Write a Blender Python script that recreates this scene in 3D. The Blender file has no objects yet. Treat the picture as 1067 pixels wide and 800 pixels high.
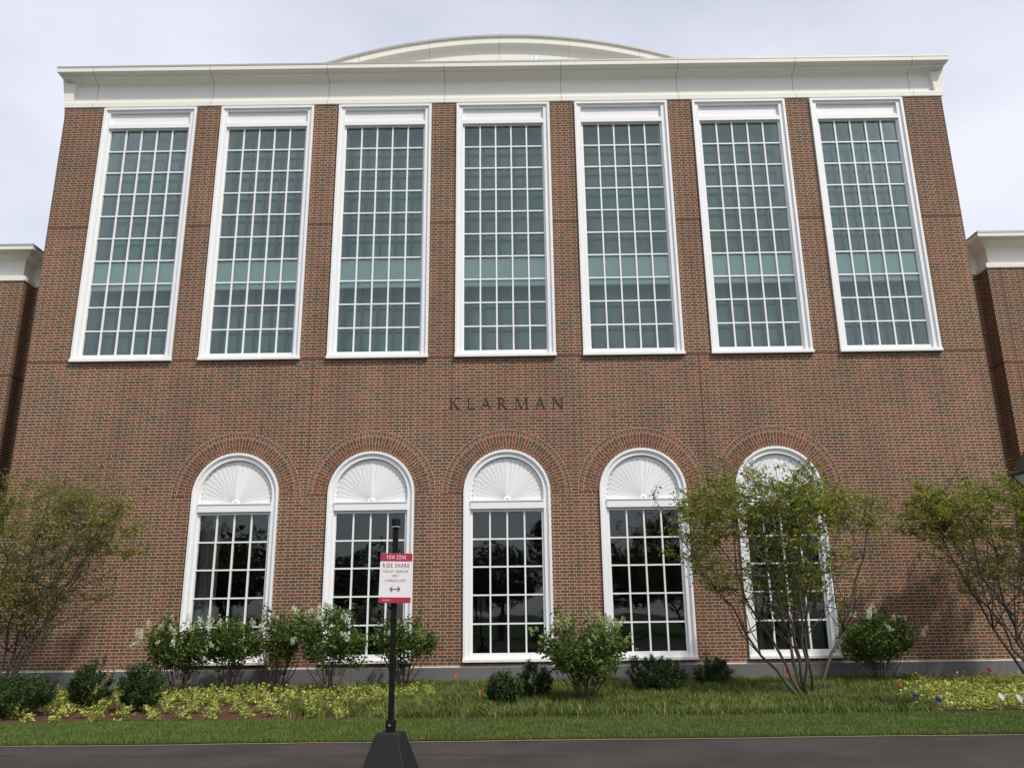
import bpy, bmesh, math, random
import numpy as np
from mathutils import Matrix, Vector
from mathutils.geometry import tessellate_polygon
random.seed(7)
rng = np.random.default_rng(11)
C = bpy.context.scene.collection
S = bpy.context.scene
PI = math.pi

# ------------------------------------------------------------------ camera
CAMP = Vector((0.1825, -18.054, 1.55))
F, PITCH, YAW, ROLL = 859.0, 0.2722, -0.0023, 0.0125
def cam_vec(X, Y, Z):
    c, s = math.cos(-ROLL), math.sin(-ROLL); X, Z = c*X - s*Z, s*X + c*Z
    c, s = math.cos(-PITCH), math.sin(-PITCH); Y, Z = c*Y + s*Z, -s*Y + c*Z
    c, s = math.cos(-YAW), math.sin(-YAW); X, Y = c*X - s*Y, s*X + c*Y
    return Vector((X, Y, Z))
cd = bpy.data.cameras.new('camera'); cam = bpy.data.objects.new('camera', cd); C.objects.link(cam)
cd.sensor_width = 36; cd.lens = F/1067*36; cd.clip_end = 2000; cd.clip_start = 0.05
r_, u_, b_ = cam_vec(1, 0, 0), cam_vec(0, 0, 1), -cam_vec(0, 1, 0)
cam.matrix_world = Matrix(((r_.x, u_.x, b_.x, CAMP.x), (r_.y, u_.y, b_.y, CAMP.y), (r_.z, u_.z, b_.z, CAMP.z), (0, 0, 0, 1)))
S.camera = cam
S.render.resolution_x, S.render.resolution_y = 1024, 767

# ------------------------------------------------------------------ sky and sun
SUN_EL, SUN_AZ = math.radians(52), math.radians(138)     # azimuth clockwise from +y: behind the camera, to the right
w = bpy.data.worlds.new('World'); S.world = w; w.use_nodes = True
nt = w.node_tree; nt.nodes.clear()
out = nt.nodes.new('ShaderNodeOutputWorld'); bg = nt.nodes.new('ShaderNodeBackground')
sky = nt.nodes.new('ShaderNodeTexSky'); sky.sky_type = 'NISHITA'; sky.sun_disc = False
sky.sun_elevation = SUN_EL; sky.sun_rotation = SUN_AZ; sky.dust_density = 2.0
tc = nt.nodes.new('ShaderNodeTexCoord'); mp = nt.nodes.new('ShaderNodeMapping')
mp.inputs['Scale'].default_value = (1.0, 1.0, 2.2)
no = nt.nodes.new('ShaderNodeTexNoise'); no.inputs['Scale'].default_value = 1.7; no.inputs['Detail'].default_value = 5; no.inputs['Roughness'].default_value = 0.5
rp = nt.nodes.new('ShaderNodeValToRGB')
rp.color_ramp.elements[0].position = 0.32; rp.color_ramp.elements[0].color = (0.52, 0.52, 0.52, 1)
rp.color_ramp.elements[1].position = 0.66; rp.color_ramp.elements[1].color = (0.95, 0.95, 0.95, 1)
mx = nt.nodes.new('ShaderNodeMix'); mx.data_type = 'RGBA'
mx.inputs[7].default_value = (5.85, 5.9, 6.5, 1)
nt.links.new(tc.outputs['Generated'], mp.inputs[0]); nt.links.new(mp.outputs[0], no.inputs['Vector'])
nt.links.new(no.outputs['Fac'], rp.inputs[0]); nt.links.new(rp.outputs[0], mx.inputs[0])
nt.links.new(sky.outputs[0], mx.inputs[6]); nt.links.new(mx.outputs[2], bg.inputs[0])
bg.inputs[1].default_value = 0.10
nt.links.new(bg.outputs[0], out.inputs[0])
sl = bpy.data.lights.new('sun', 'SUN'); sun = bpy.data.objects.new('sun', sl); C.objects.link(sun)
sl.energy = 2.3; sl.angle = math.radians(2.5); sl.color = (1.0, 0.94, 0.84)
sdir = Vector((math.sin(SUN_AZ)*math.cos(SUN_EL), math.cos(SUN_AZ)*math.cos(SUN_EL), math.sin(SUN_EL)))
sun.rotation_euler = sdir.to_track_quat('Z', 'Y').to_euler()
S.view_settings.view_transform = 'Standard'; S.view_settings.look = 'None'
S.view_settings.gamma = 1; S.view_settings.use_curve_mapping = False
S.view_settings.exposure = 0.66

# ------------------------------------------------------------------ node helpers and materials
class NB:
    def __init__(s, name):
        s.m = bpy.data.materials.new(name); s.m.use_nodes = True; s.t = s.m.node_tree
        s.b = s.t.nodes['Principled BSDF']
    def n(s, typ, **kw):
        nd = s.t.nodes.new(typ)
        for k, v in kw.items(): setattr(nd, k, v)
        return nd
    def put(s, sock, v):
        if isinstance(v, (int, float)): sock.default_value = v
        elif isinstance(v, tuple): sock.default_value = v
        else: s.t.links.new(v, sock)
    def M(s, op, *a):
        nd = s.n('ShaderNodeMath', operation=op)
        for i, v in enumerate(a): s.put(nd.inputs[i], v)
        return nd.outputs[0]
    def mix(s, f, a, b, mode='MIX'):
        nd = s.n('ShaderNodeMix', data_type='RGBA', blend_type=mode)
        s.put(nd.inputs[0], f)
        s.put(nd.inputs[6], a if not isinstance(a, tuple) else (*a[:3], 1)); s.put(nd.inputs[7], b if not isinstance(b, tuple) else (*b[:3], 1))
        return nd.outputs[2]
    def ramp(s, f, stops):
        nd = s.n('ShaderNodeValToRGB'); e = nd.color_ramp.elements
        while len(e) < len(stops): e.new(0.5)
        for i, (p, c) in enumerate(stops): e[i].position = p; e[i].color = (*c, 1)
        s.put(nd.inputs[0], f); return nd.outputs[0]
    def noise(s, vec, scale, detail=4, rough=.55):
        nd = s.n('ShaderNodeTexNoise'); nd.inputs['Scale'].default_value = scale
        nd.inputs['Detail'].default_value = detail; nd.inputs['Roughness'].default_value = rough
        s.put(nd.inputs['Vector'], vec); return nd.outputs['Fac']
    def obj(s): return s.n('ShaderNodeTexCoord').outputs['Object']
    def bump(s, h, dist, strength=1):
        nd = s.n('ShaderNodeBump'); nd.inputs['Distance'].default_value = dist; nd.inputs['Strength'].default_value = strength
        s.put(nd.inputs['Height'], h); s.put(s.b.inputs['Normal'], nd.outputs[0])
    def set(s, col=None, rough=.6, metal=0, spec=.5):
        if col is not None: s.put(s.b.inputs['Base Color'], (*col, 1) if isinstance(col, tuple) else col)
        s.put(s.b.inputs['Roughness'], rough); s.b.inputs['Metallic'].default_value = metal
        s.b.inputs['Specular IOR Level'].default_value = spec
        return s.m

JOINT_Z = (7.245, 10.64)
def brick_mat(name, polar=False, joints=(), tint=(1, 1, 1)):
    """Flemish bond in metres: stretcher + header of 0.305, courses of 0.0677"""
    b = NB(name); M = b.M
    if polar:
        uv = b.n('ShaderNodeUVMap').outputs[0]; sp = b.n('ShaderNodeSeparateXYZ'); b.put(sp.inputs[0], uv)
        u, v = sp.outputs[0], sp.outputs[1]; x = u
    else:
        sp = b.n('ShaderNodeSeparateXYZ'); b.put(sp.inputs[0], b.obj())
        x = sp.outputs[0]; u = M('ADD', sp.outputs[0], sp.outputs[1]); v = sp.outputs[2]
    pos = b.n('ShaderNodeTexCoord').outputs['Object']
    u = M('ADD', u, 100.0)
    H, P, ST, MO = 0.0677, 0.305, 0.2035, (0.0085 if polar else 0.0115)
    rv = M('DIVIDE', v, H); row = M('FLOOR', rv); fv = M('MULTIPLY', M('FRACT', rv), H)
    par = M('MODULO', M('ADD', row, 1000.0), 2.0)
    uu = M('DIVIDE', M('ADD', u, M('MULTIPLY', par, P/2)), P)
    cell = M('FLOOR', uu); fu = M('MULTIPLY', M('FRACT', uu), P)
    head = M('GREATER_THAN', fu, ST)
    m1 = M('LESS_THAN', fu, MO); m2 = M('MULTIPLY', M('GREATER_THAN', fu, ST), M('LESS_THAN', fu, ST+MO)); m3 = M('LESS_THAN', fv, MO)
    mort = M('MAXIMUM', M('MAXIMUM', m1, m2), m3)
    cmb = b.n('ShaderNodeCombineXYZ'); b.put(cmb.inputs[0], M('ADD', cell, M('MULTIPLY', head, .5))); b.put(cmb.inputs[1], row); cmb.inputs[2].default_value = 3.7
    wn = b.n('ShaderNodeTexWhiteNoise', noise_dimensions='3D'); b.put(wn.inputs['Vector'], cmb.outputs[0])
    big = b.noise(pos, 0.55, 3); med = b.noise(pos, 2.6, 2)
    f = M('ADD', M('MULTIPLY', wn.outputs['Value'], .80), M('MULTIPLY', M('SUBTRACT', M('ADD', big, med), .82), .55))
    f = M('SUBTRACT', f, M('MULTIPLY', head, .05))
    t = lambda c: tuple(a*q for a, q in zip(c, tint))
    col = b.ramp(f, [(0.0, t((.066, .056, .042))), (.14, t((.098, .072, .052))), (.34, t((.132, .072, .048))), (.60, t((.170, .068, .049))), (.85, t((.222, .082, .060))), (1.0, t((.21, .105, .078)))])
    fine = b.noise(pos, 60, 3)
    col = b.mix(M('MULTIPLY', fine, .35), col, (.10, .065, .05))
    mc = b.mix(b.noise(pos, 5, 3), (.40, .315, .22), (.57, .455, .33))
    col = b.mix(mort, col, mc)
    # weathering: broad tonal patches and faint vertical wash
    mw = b.n('ShaderNodeMapping'); mw.inputs['Scale'].default_value = (2.2, 2.2, .28); b.put(mw.inputs[0], pos)
    wz = b.M('ADD', b.M('MULTIPLY', b.noise(mw.outputs[0], .8, 4), .5), b.M('MULTIPLY', b.noise(pos, .33, 4), .5))
    wv = b.ramp(wz, [(.36, (.77, .78, .75)), (.50, (.95, .95, .90)), (.64, (1.11, 1.10, 1.03))])
    col = b.mix(1.0, col, wv, 'MULTIPLY')
    # expansion joints: sealant the colour of dark brick
    js = None
    if not polar:
        for z in JOINT_Z:
            a = M('LESS_THAN', M('ABSOLUTE', M('SUBTRACT', v, z)), .030); js = a if js is None else M('MAXIMUM', js, a)
        for jx, z0, z1 in joints:
            a = M('LESS_THAN', M('ABSOLUTE', M('SUBTRACT', x, jx)), .014)
            a = M('MULTIPLY', a, M('MULTIPLY', M('GREATER_THAN', v, z0), M('LESS_THAN', v, z1)))
            js = M('MAXIMUM', js, a)
        col = b.mix(M('MULTIPLY', js, .8), col, (.115, .045, .034))
    h = M('ADD', M('SUBTRACT', 1.0, mort), M('MULTIPLY', fine, .3))
    b.bump(h, .004, .8)
    return b.set(col, .88, spec=.25)

def plain(name, col, rough=.5, metal=0, var=.12, scale=3, bump=0, spec=.5):
    b = NB(name); p = b.obj(); n = b.noise(p, scale, 5)
    c2 = tuple(c*(1-var) for c in col); c1 = tuple(min(1, c*(1+var*.5)) for c in col)
    cc = b.mix(n, c2, c1)
    if bump: b.bump(b.noise(p, scale*14, 4), bump, .6)
    return b.set(cc, rough, metal, spec)

M_brick = brick_mat('brick', joints=((-4.40, 5.0, 7.2), (4.43, 4.9, 7.2)))
M_brick_wing = brick_mat('brick_wing', joints=((12.32, 0, 9.7),), tint=(.95, .95, .95))
M_ring = brick_mat('brick_ring', polar=True, tint=(1.06, .95, .93))
M_white = plain('white_paint', (.80, .81, .82), .38, var=.04, scale=2)
def stone_trim(name='cream_cornice', per=2.945, off=50.0):
    b = NB(name); p = b.obj(); sp = b.n('ShaderNodeSeparateXYZ'); b.put(sp.inputs[0], p)
    fx = b.M('FRACT', b.M('ADD', b.M('DIVIDE', sp.outputs[0], per), off))
    d = b.M('LESS_THAN', b.M('ABSOLUTE', b.M('SUBTRACT', fx, .5)), 0.0022)
    mpn = b.n('ShaderNodeMapping'); mpn.inputs['Scale'].default_value = (6, 6, .6); b.put(mpn.inputs[0], p)
    streak = b.noise(mpn.outputs[0], 1.0, 5)
    base = b.mix(b.M('MULTIPLY', streak, .5), (.78, .77, .71), (.66, .65, .585))
    pan = b.n('ShaderNodeTexWhiteNoise', noise_dimensions='1D')
    b.put(pan.inputs['W'], b.M('FLOOR', b.M('ADD', b.M('DIVIDE', sp.outputs[0], 2.945), 50.0)))
    base = b.mix(b.M('MULTIPLY', pan.outputs['Value'], .25), base, (.80, .79, .75))
    col = b.mix(b.M('MULTIPLY', d, .75), base, (.12, .11, .10))
    return b.set(col, .6, spec=.3)
M_trim = stone_trim()
M_trim_arch = stone_trim('cream_arch', 1.92, 50.55)
M_flash = plain('metal_flashing', (.42, .41, .38), .45, .4, var=.15, scale=1.5)
def granite():
    b = NB('granite'); p = b.obj(); sp = b.n('ShaderNodeSeparateXYZ'); b.put(sp.inputs[0], p)
    n = b.noise(p, 45, 4, .7); n2 = b.noise(p, 1.3, 4)
    col = b.mix(n, (.085, .085, .092), (.20, .20, .205)); col = b.mix(b.M('MULTIPLY', n2, .5), col, (.10, .098, .10))
    fx = b.M('FRACT', b.M('ADD', b.M('DIVIDE', sp.outputs[0], 1.49), 40.2))
    col = b.mix(b.M('MULTIPLY', b.M('LESS_THAN', fx, .008), .7), col, (.04, .04, .04))
    b.bump(n, .002, .5)
    return b.set(col, .7)
M_granite = granite()
M_gtop = plain('granite_wash', (.42, .40, .37), .75, var=.15, scale=5)
def glass(name, tint, refl=1.0):
    b = NB(name); t = b.t
    t.nodes.remove(b.b)
    o = [n for n in t.nodes if n.type == 'OUTPUT_MATERIAL'][0]
    tr = b.n('ShaderNodeBsdfTransparent'); tr.inputs[0].default_value = (*tint, 1)
    gl = b.n('ShaderNodeBsdfGlossy'); gl.inputs['Roughness'].default_value = .015; gl.inputs[0].default_value = (.95, 1, .99, 1)
    fr = b.n('ShaderNodeFresnel'); fr.inputs['IOR'].default_value = 1.5
    # float glass is never quite flat: each sheet bends its reflections a little
    nz = b.n('ShaderNodeTexNoise'); nz.inputs['Scale'].default_value = 1.1; nz.inputs['Detail'].default_value = 1
    b.put(nz.inputs['Vector'], b.n('ShaderNodeNewGeometry').outputs['Position'])
    bp = b.n('ShaderNodeBump'); bp.inputs['Distance'].default_value = .012; bp.inputs['Strength'].default_value = .35
    b.put(bp.inputs['Height'], nz.outputs['Fac']); b.put(gl.inputs['Normal'], bp.outputs[0])
    mxs = b.n('ShaderNodeMixShader'); b.put(mxs.inputs[0], b.M('MULTIPLY', fr.outputs[0], refl))
    b.put(mxs.inputs[1], tr.outputs[0]); b.put(mxs.inputs[2], gl.outputs[0]); b.put(o.inputs[0], mxs.outputs[0])
    return b.m
M_glass_up = glass('green_glass', (.86, .94, .92), 1.25)
M_glass_lo = glass('dark_glass', (.90, .92, .92), 1.15)
def shade_mat():
    b = NB('grey_shade'); g_ = b.n('ShaderNodeNewGeometry').outputs['Position']
    n = b.noise(g_, .45, 3); n2 = b.noise(b.obj(), 2.0, 2)
    col = b.ramp(b.M('ADD', b.M('MULTIPLY', n, .7), b.M('MULTIPLY', n2, .3)), [(.36, (.33, .41, .385)), (.5, (.43, .52, .49)), (.64, (.55, .65, .61))])
    return b.set(col, .8)
M_blind = shade_mat()
M_muntin_shadow = plain('muntin_shadow', (.26, .29, .29), .7)  # dark grey for added bars that imitate the muntins' shadow on the shade
M_band = plain('slab_edge_panel', (.94, .97, .94), .6, var=.05)
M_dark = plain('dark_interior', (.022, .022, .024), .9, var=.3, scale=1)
M_curtain = plain('curtain', (.30, .32, .30), .9, var=.2)
M_black = plain('black_plastic', (.011, .012, .013), .6, var=.4, scale=9, bump=.0008, spec=.3)
M_pole = plain('black_post_paint', (.005, .005, .006), .65, var=.2, scale=9, spec=.2)
M_holes = plain('hole_shadow', (.003, .003, .003), .9)
M_bolt = plain('steel_bolt', (.6, .6, .6), .35, .8)
M_red = plain('sign_red', (.42, .028, .060), .4, var=.05)
M_signw = plain('sign_white', (.80, .80, .80), .4, var=.03)
M_redtext = plain('sign_red_text', (.28, .035, .06), .5, var=.02)
M_letter = plain('engraved_letter', (.042, .029, .023), .9, var=.25, scale=20)
M_lead = plain('lantern_black', (.018, .020, .022), .4, var=.2)
M_lglass = plain('lantern_frosted_panel', (.50, .50, .44), .35, var=.08)
def asphalt():
    b = NB('asphalt'); p = b.obj(); n = b.noise(p, 90, 4, .75); n2 = b.noise(p, .45, 5)
    mpn = b.n('ShaderNodeMapping'); mpn.inputs['Scale'].default_value = (.25, 2.2, 1); b.put(mpn.inputs[0], p)
    n3 = b.noise(mpn.outputs[0], 1.2, 4)
    c = b.mix(n, (.018, .017, .017), (.050, .046, .043)); c = b.mix(b.M('MULTIPLY', n2, .6), c, (.036, .031, .028))
    c = b.mix(b.M('MULTIPLY', n3, .5), c, (.024, .023, .023)); n4 = b.noise(p, 260, 2, .6); c = b.mix(b.M('GREATER_THAN', n4, .64), c, (.11, .105, .10)); c = b.mix(1.0, c, b.ramp(b.noise(p, .9, 6, .6), [(.38, (.72, .70, .70)), (.6, (1.2, 1.15, 1.1))]), 'MULTIPLY')
    b.bump(n, .004, .6); return b.set(c, .85, spec=.35)
M_asphalt = asphalt()
def soil(name, a, c, d):
    b = NB(name); p = b.obj(); n = b.noise(p, 28, 6, .7); n2 = b.noise(p, 2.2, 4)
    col = b.ramp(n, [(.3, a), (.5, c), (.7, d)]); col = b.mix(b.M('MULTIPLY', n2, .35), col, a)
    b.bump(n, .03, .8); return b.set(col, .95, spec=.2)
M_mulch = soil('mulch', (.030, .016, .011), (.085, .042, .027), (.15, .085, .055))
M_edge = soil('dirt_edge', (.10, .070, .042), (.20, .145, .090), (.32, .24, .16))
M_turf = soil('turf_base', (.020, .040, .010), (.034, .068, .016), (.050, .090, .022))
def leaf(name, stops, rough=.5, trans=.35):
    b = NB(name)
    g = b.n('ShaderNodeNewGeometry').outputs['Random Per Island']
    big = b.noise(b.obj(), 2.4, 2)
    f = b.M('ADD', b.M('MULTIPLY', g, .75), b.M('MULTIPLY', b.M('SUBTRACT', big, .37), .9))
    col = b.ramp(f, stops)
    b.set(col, rough, spec=.4)
    t = b.n('ShaderNodeBsdfTranslucent'); b.put(t.inputs[0], col)
    m = b.n('ShaderNodeMixShader'); m.inputs[0].default_value = trans
    o = [n for n in b.t.nodes if n.type == 'OUTPUT_MATERIAL'][0]
    b.put(m.inputs[1], b.b.outputs[0]); b.put(m.inputs[2], t.outputs[0]); b.put(o.inputs[0], m.outputs[0])
    return b.m
L_tree = leaf('serviceberry_leaf', [(0, (.085, .125, .016)), (.35, (.17, .215, .028)), (.7, (.29, .32, .046)), (1, (.42, .41, .06))], .5, .5)
L_treeL = leaf('yellowing_leaf', [(0, (.12, .135, .024)), (.35, (.21, .225, .042)), (.7, (.32, .32, .065)), (.9, (.36, .31, .060)), (1, (.52, .30, .04))], .5, .5)
L_hyd = leaf('hydrangea_leaf', [(0, (.032, .065, .014)), (.4, (.072, .125, .024)), (.75, (.125, .185, .036)), (1, (.20, .24, .05))])
L_dark = leaf('dark_evergreen_leaf', [(0, (.018, .040, .010)), (.5, (.036, .072, .016)), (1, (.080, .130, .028))], .5, .15)
L_cover = leaf('golden_groundcover_leaf', [(0, (.10, .17, .03)), (.35, (.26, .33, .055)), (.7, (.46, .48, .11)), (1, (.68, .66, .26))])
L_cover2 = leaf('pale_groundcover_leaf', [(0, (.12, .19, .03)), (.35, (.28, .34, .06)), (.7, (.48, .51, .12)), (1, (.64, .63, .24))])
L_tuft = leaf('tuft_blade', [(0, (.045, .072, .014)), (.4, (.10, .14, .026)), (.8, (.22, .26, .055)), (1, (.46, .46, .17))])
L_lawn = leaf('lawn_blade', [(0, (.070, .110, .022)), (.5, (.125, .18, .038)), (1, (.20, .255, .065))])
L_flower = leaf('white_petal', [(0, (.42, .48, .28)), (.4, (.62, .64, .50)), (1, (.82, .81, .74))], .6, .3)
L_flowerg = leaf('green_white_petal', [(0, (.22, .30, .10)), (.5, (.38, .44, .18)), (1, (.58, .60, .36))], .6, .3)
L_far = leaf('distant_leaf', [(0, (.020, .040, .012)), (1, (.06, .10, .025))])
M_bark = plain('grey_bark', (.090, .075, .062), .9, var=.45, scale=14, bump=.004)
M_stem = plain('brown_stem', (.085, .055, .038), .9, var=.4, scale=20)
M_flag = {k: plain('flag_'+k, c, .6, var=.08) for k, c in dict(red=(.62, .05, .03), orange=(.70, .16, .03), blue=(.03, .03, .28), white=(.80, .80, .80)).items()}

# ------------------------------------------------------------------ object helpers
def tag(o, label=None, cat=None, group=None, kind=None):
    if label: o['label'] = label
    if cat: o['category'] = cat
    if group: o['group'] = group
    if kind: o['kind'] = kind
    return o
def empty(name, loc=(0, 0, 0), parent=None):
    o = bpy.data.objects.new(name, None); C.objects.link(o); o.location = loc; o.empty_display_size = .2
    if parent: o.parent = parent
    return o
def link_mesh(name, me, mat, parent=None, loc=None, smooth=False):
    if not isinstance(mat, (list, tuple)): mat = [mat]
    for m in mat: me.materials.append(m)
    o = bpy.data.objects.new(name, me); C.objects.link(o)
    if parent: o.parent = parent
    if loc: o.location = loc
    if smooth: me.polygons.foreach_set('use_smooth', [True]*len(me.polygons))
    return o
class G:
    """collects geometry for one mesh"""
    def __init__(s): s.v = []; s.f = []; s.mi = []; s.uv = None
    def box(s, x0, x1, y0, y1, z0, z1, mi=0):
        n = len(s.v)
        s.v += [(x0, y0, z0), (x1, y0, z0), (x1, y1, z0), (x0, y1, z0), (x0, y0, z1), (x1, y0, z1), (x1, y1, z1), (x0, y1, z1)]
        s.f += [(n, n+3, n+2, n+1), (n+4, n+5, n+6, n+7), (n, n+1, n+5, n+4), (n+1, n+2, n+6, n+5), (n+2, n+3, n+7, n+6), (n+3, n, n+4, n+7)]
        s.mi += [mi]*6
    def face(s, pts, mi=0):
        n = len(s.v); s.v += [tuple(p) for p in pts]; s.f.append(tuple(range(n, n+len(pts)))); s.mi.append(mi)
    def tube(s, pts, rad, sides=6, cap=True):
        pts = [Vector(p) for p in pts]; n0 = len(s.v); k = len(pts)
        if isinstance(rad, (int, float)): rad = [rad]*k
        ref = Vector((0.3, 0.8, 0.5)).normalized()
        for i, p in enumerate(pts):
            t = (pts[min(i+1, k-1)] - pts[max(i-1, 0)]).normalized()
            a = t.cross(ref)
            if a.length < 1e-3: a = t.cross(Vector((1, 0, 0)))
            a.normalize(); b = t.cross(a)
            for j in range(sides):
                an = 2*PI*j/sides; q = p + a*(math.cos(an)*rad[i]) + b*(math.sin(an)*rad[i]); s.v.append(tuple(q))
        for i in range(k-1):
            for j in range(sides):
                a0 = n0+i*sides+j; a1 = n0+i*sides+(j+1) % sides
                s.f.append((a0, a1, a1+sides, a0+sides)); s.mi.append(0)
        if cap:
            s.f.append(tuple(n0+j for j in range(sides))); s.mi.append(0)
            s.f.append(tuple(n0+(k-1)*sides+j for j in range(sides))); s.mi.append(0)
    def build(s, name, mat, parent=None, loc=None, smooth=False, bevel=0):
        me = bpy.data.meshes.new(name); me.from_pydata(s.v, [], s.f)
        for p, m in zip(me.polygons, s.mi): p.material_index = m
        me.update()
        bm = bmesh.new(); bm.from_mesh(me); bmesh.ops.recalc_face_normals(bm, faces=bm.faces)
        if bevel: bmesh.ops.bevel(bm, geom=list(bm.edges), offset=bevel, segments=2, affect='EDGES', profile=.5)
        bm.to_mesh(me); bm.free()
        return link_mesh(name, me, mat, parent, loc, smooth)
def tri_mesh(name, V, Fs, mat, parent=None, loc=None):
    """fast mesh from numpy arrays (n,3) and faces (m,k)"""
    me = bpy.data.meshes.new(name); k = Fs.shape[1]
    me.vertices.add(len(V)); me.vertices.foreach_set('co', V.astype(np.float32).ravel())
    me.loops.add(Fs.size); me.loops.foreach_set('vertex_index', Fs.astype(np.int32).ravel())
    me.polygons.add(len(Fs)); me.polygons.foreach_set('loop_start', np.arange(0, Fs.size, k, dtype=np.int32))
    me.update(calc_edges=True); me.validate()
    return link_mesh(name, me, mat, parent, loc)
def unit(a): return a/np.maximum(np.linalg.norm(a, axis=-1, keepdims=True), 1e-9)
def leaf_arrays(P, size, ratio=.5, up=.6, outward=None, droop=0.0):
    n = len(P); size = size*rng.uniform(.6, 1.3, (n, 1))
    d = rng.normal(size=(n, 3)); d[:, 2] *= .6
    if outward is not None: d = d + outward
    d[:, 2] -= droop; d = unit(d)
    nz = rng.normal(size=(n, 3))*.7 + np.array([0, 0, up*1.5]); s_ = unit(np.cross(d, nz)); nn = unit(np.cross(s_, d))
    a = P; b = P + d*size*.5 + s_*size*ratio*.5 + nn*size*.08; c = P + d*size; e = P + d*size*.5 - s_*size*ratio*.5 + nn*size*.08
    V = np.stack([a, b, c, e], 1).reshape(-1, 3)
    i = np.arange(n)*4
    Fc = np.stack([np.stack([i, i+1, i+2], 1), np.stack([i, i+2, i+3], 1)], 1).reshape(-1, 3)
    return V, Fc
def blade_arrays(P, h, wd, lean):
    n = len(P); h = h*rng.uniform(.55, 1.25, n); an = rng.uniform(0, 2*PI, n)
    s_ = np.stack([np.cos(an), np.sin(an), np.zeros(n)], 1)*wd*.5
    la = rng.uniform(0, 2*PI, n); L = np.stack([np.cos(la), np.sin(la), np.zeros(n)], 1)*(lean*h*rng.uniform(.2, 1.2, n))[:, None]
    up = np.zeros((n, 3)); up[:, 2] = h
    m = P + L*.35 + up*.62
    V = np.stack([P - s_, P + s_, m + s_*.8, m - s_*.8, P + L + up], 1).reshape(-1, 3); i = np.arange(n)*5
    Fc = np.stack([np.stack([i, i+1, i+2], 1), np.stack([i, i+2, i+3], 1), np.stack([i+3, i+2, i+4], 1)], 1).reshape(-1, 3)
    return V, Fc

def gz(y):                                # the bed rises gently to the wall
    return 0.02 + 0.022*(y + 6.6)
def place(u, v, y=None):                  # point of the sloping ground seen at photo pixel, or on the plane y
    d = cam_vec((u-533.5)/F, 1, -(v-400)/F)
    if y is None:
        k = 0.022; z0 = 0.02 + k*6.6       # z = z0 + k*y
        t = (z0 + k*CAMP.y - CAMP.z)/(d.z - k*d.y)
    else: t = (y - CAMP.y)/d.y
    return CAMP + d*t

# ------------------------------------------------------------------ ground
def sheet(name, x0, x1, y0, y1, z0, z1, mat, nx=1, ny=1, kind='structure', wob=0):
    g = G(); xs = np.linspace(x0, x1, nx+1); ys = np.linspace(y0, y1, ny+1)
    for j, y in enumerate(ys):
        for i, x in enumerate(xs):
            z = z0 + (z1-z0)*(y-y0)/(y1-y0); yy = y + (wob*math.sin(x*1.7)+wob*.7*math.sin(x*5.1+1) if j == 0 else 0)
            g.v.append((x, yy, z))
    for j in range(ny):
        for i in range(nx):
            a = j*(nx+1)+i; g.f.append((a, a+1, a+nx+2, a+nx+1)); g.mi.append(0)
    return tag(g.build(name, mat), kind=kind)
sheet('ground', -400, 400, -400, 400, -.06, -.06, M_turf)
sheet('road', -60, 60, -26, -6.66, 0, 0, M_asphalt)
sheet('dirt_verge', -60, 60, -6.78, -6.55, .006, .010, M_edge, 240, 1, wob=.02)
sheet('lawn_bed', -60, 60, -6.70, -4.90, gz(-6.70), gz(-4.90), M_turf, 240, 2, wob=.025)
sheet('mulch_bed', -40, 40, -4.90, 1.6, gz(-4.90), gz(1.6), M_mulch, 80, 4)

g = G()
def wander(g, x0, y0, x1, y1, wd, n=40, amp=.05):
    pts = []
    for i in range(n+1):
        t = i/n; pts.append((x0+(x1-x0)*t+random.uniform(-1, 1)*amp, y0+(y1-y0)*t+random.uniform(-1, 1)*amp))
    for (a, b), (c, d) in zip(pts[:-1], pts[1:]):
        w_ = wd*random.uniform(.5, 1.3); g.face([(a, b-w_, .004), (c, d-w_, .004), (c, d+w_, .004), (a, b+w_, .004)])
wander(g, -8, -7.35, 1.2, -7.9, .006, 60); tag(g.build('road_crack', plain('crack_fill', (.006, .006, .006), .8)), kind='structure')

# ------------------------------------------------------------------ building
HW = 11.0
BT = 13.93       # brick top
UP = 2.945; AP = 2.979
bld = empty('brick_hall', (0, 0, 0))
tag(bld, 'large red brick hall with seven tall upper windows, five arched lower windows and white cornice', 'building')
U_W, U_Z0, U_Z1 = 2.317/2, 7.23, 13.89
A_R, A_Z0, A_TOP = 0.951, 0.60, 5.07
A_SP = A_TOP - A_R
def arch_loop(xc, r, z0, zs, n=36):
    p = [(xc-r, z0), (xc+r, z0)]
    for k in range(n+1):
        a = PI*k/n; p.append((xc+r*math.cos(a), zs+r*math.sin(a)))
    return p
g = G()
outer = [(-HW, .53), (HW, .53), (HW, BT), (-HW, BT)]
holes = []
for i in range(-3, 4):
    xc = i*UP; holes.append([(xc-U_W+.02, U_Z0+.02), (xc+U_W-.02, U_Z0+.02), (xc+U_W-.02, U_Z1-.02), (xc-U_W+.02, U_Z1-.02)])
for i in range(-2, 3):
    holes.append(arch_loop(i*AP, A_R-.02, A_Z0+.02, A_SP))
loops = [[Vector((x, 0, z)) for x, z in lp] for lp in [outer]+holes]
flat = [p for lp in loops for p in lp]
g.v = [tuple(p) for p in flat]
for t in tessellate_polygon(loops): g.f.append(tuple(t)); g.mi.append(0)
for h in holes:                                                      # reveals
    k = len(h)
    for j in range(k):
        (xa, za), (xb, zb) = h[j], h[(j+1) % k]
        if abs(xa-xb)+abs(za-zb) < 1e-6: continue
        g.face([(xa, 0, za), (xb, 0, zb), (xb, .14, zb), (xa, .14, za)])
me = bpy.data.meshes.new('wall'); me.from_pydata(g.v, [], g.f); me.update(); link_mesh('wall', me, M_brick, bld)
g = G()
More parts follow.
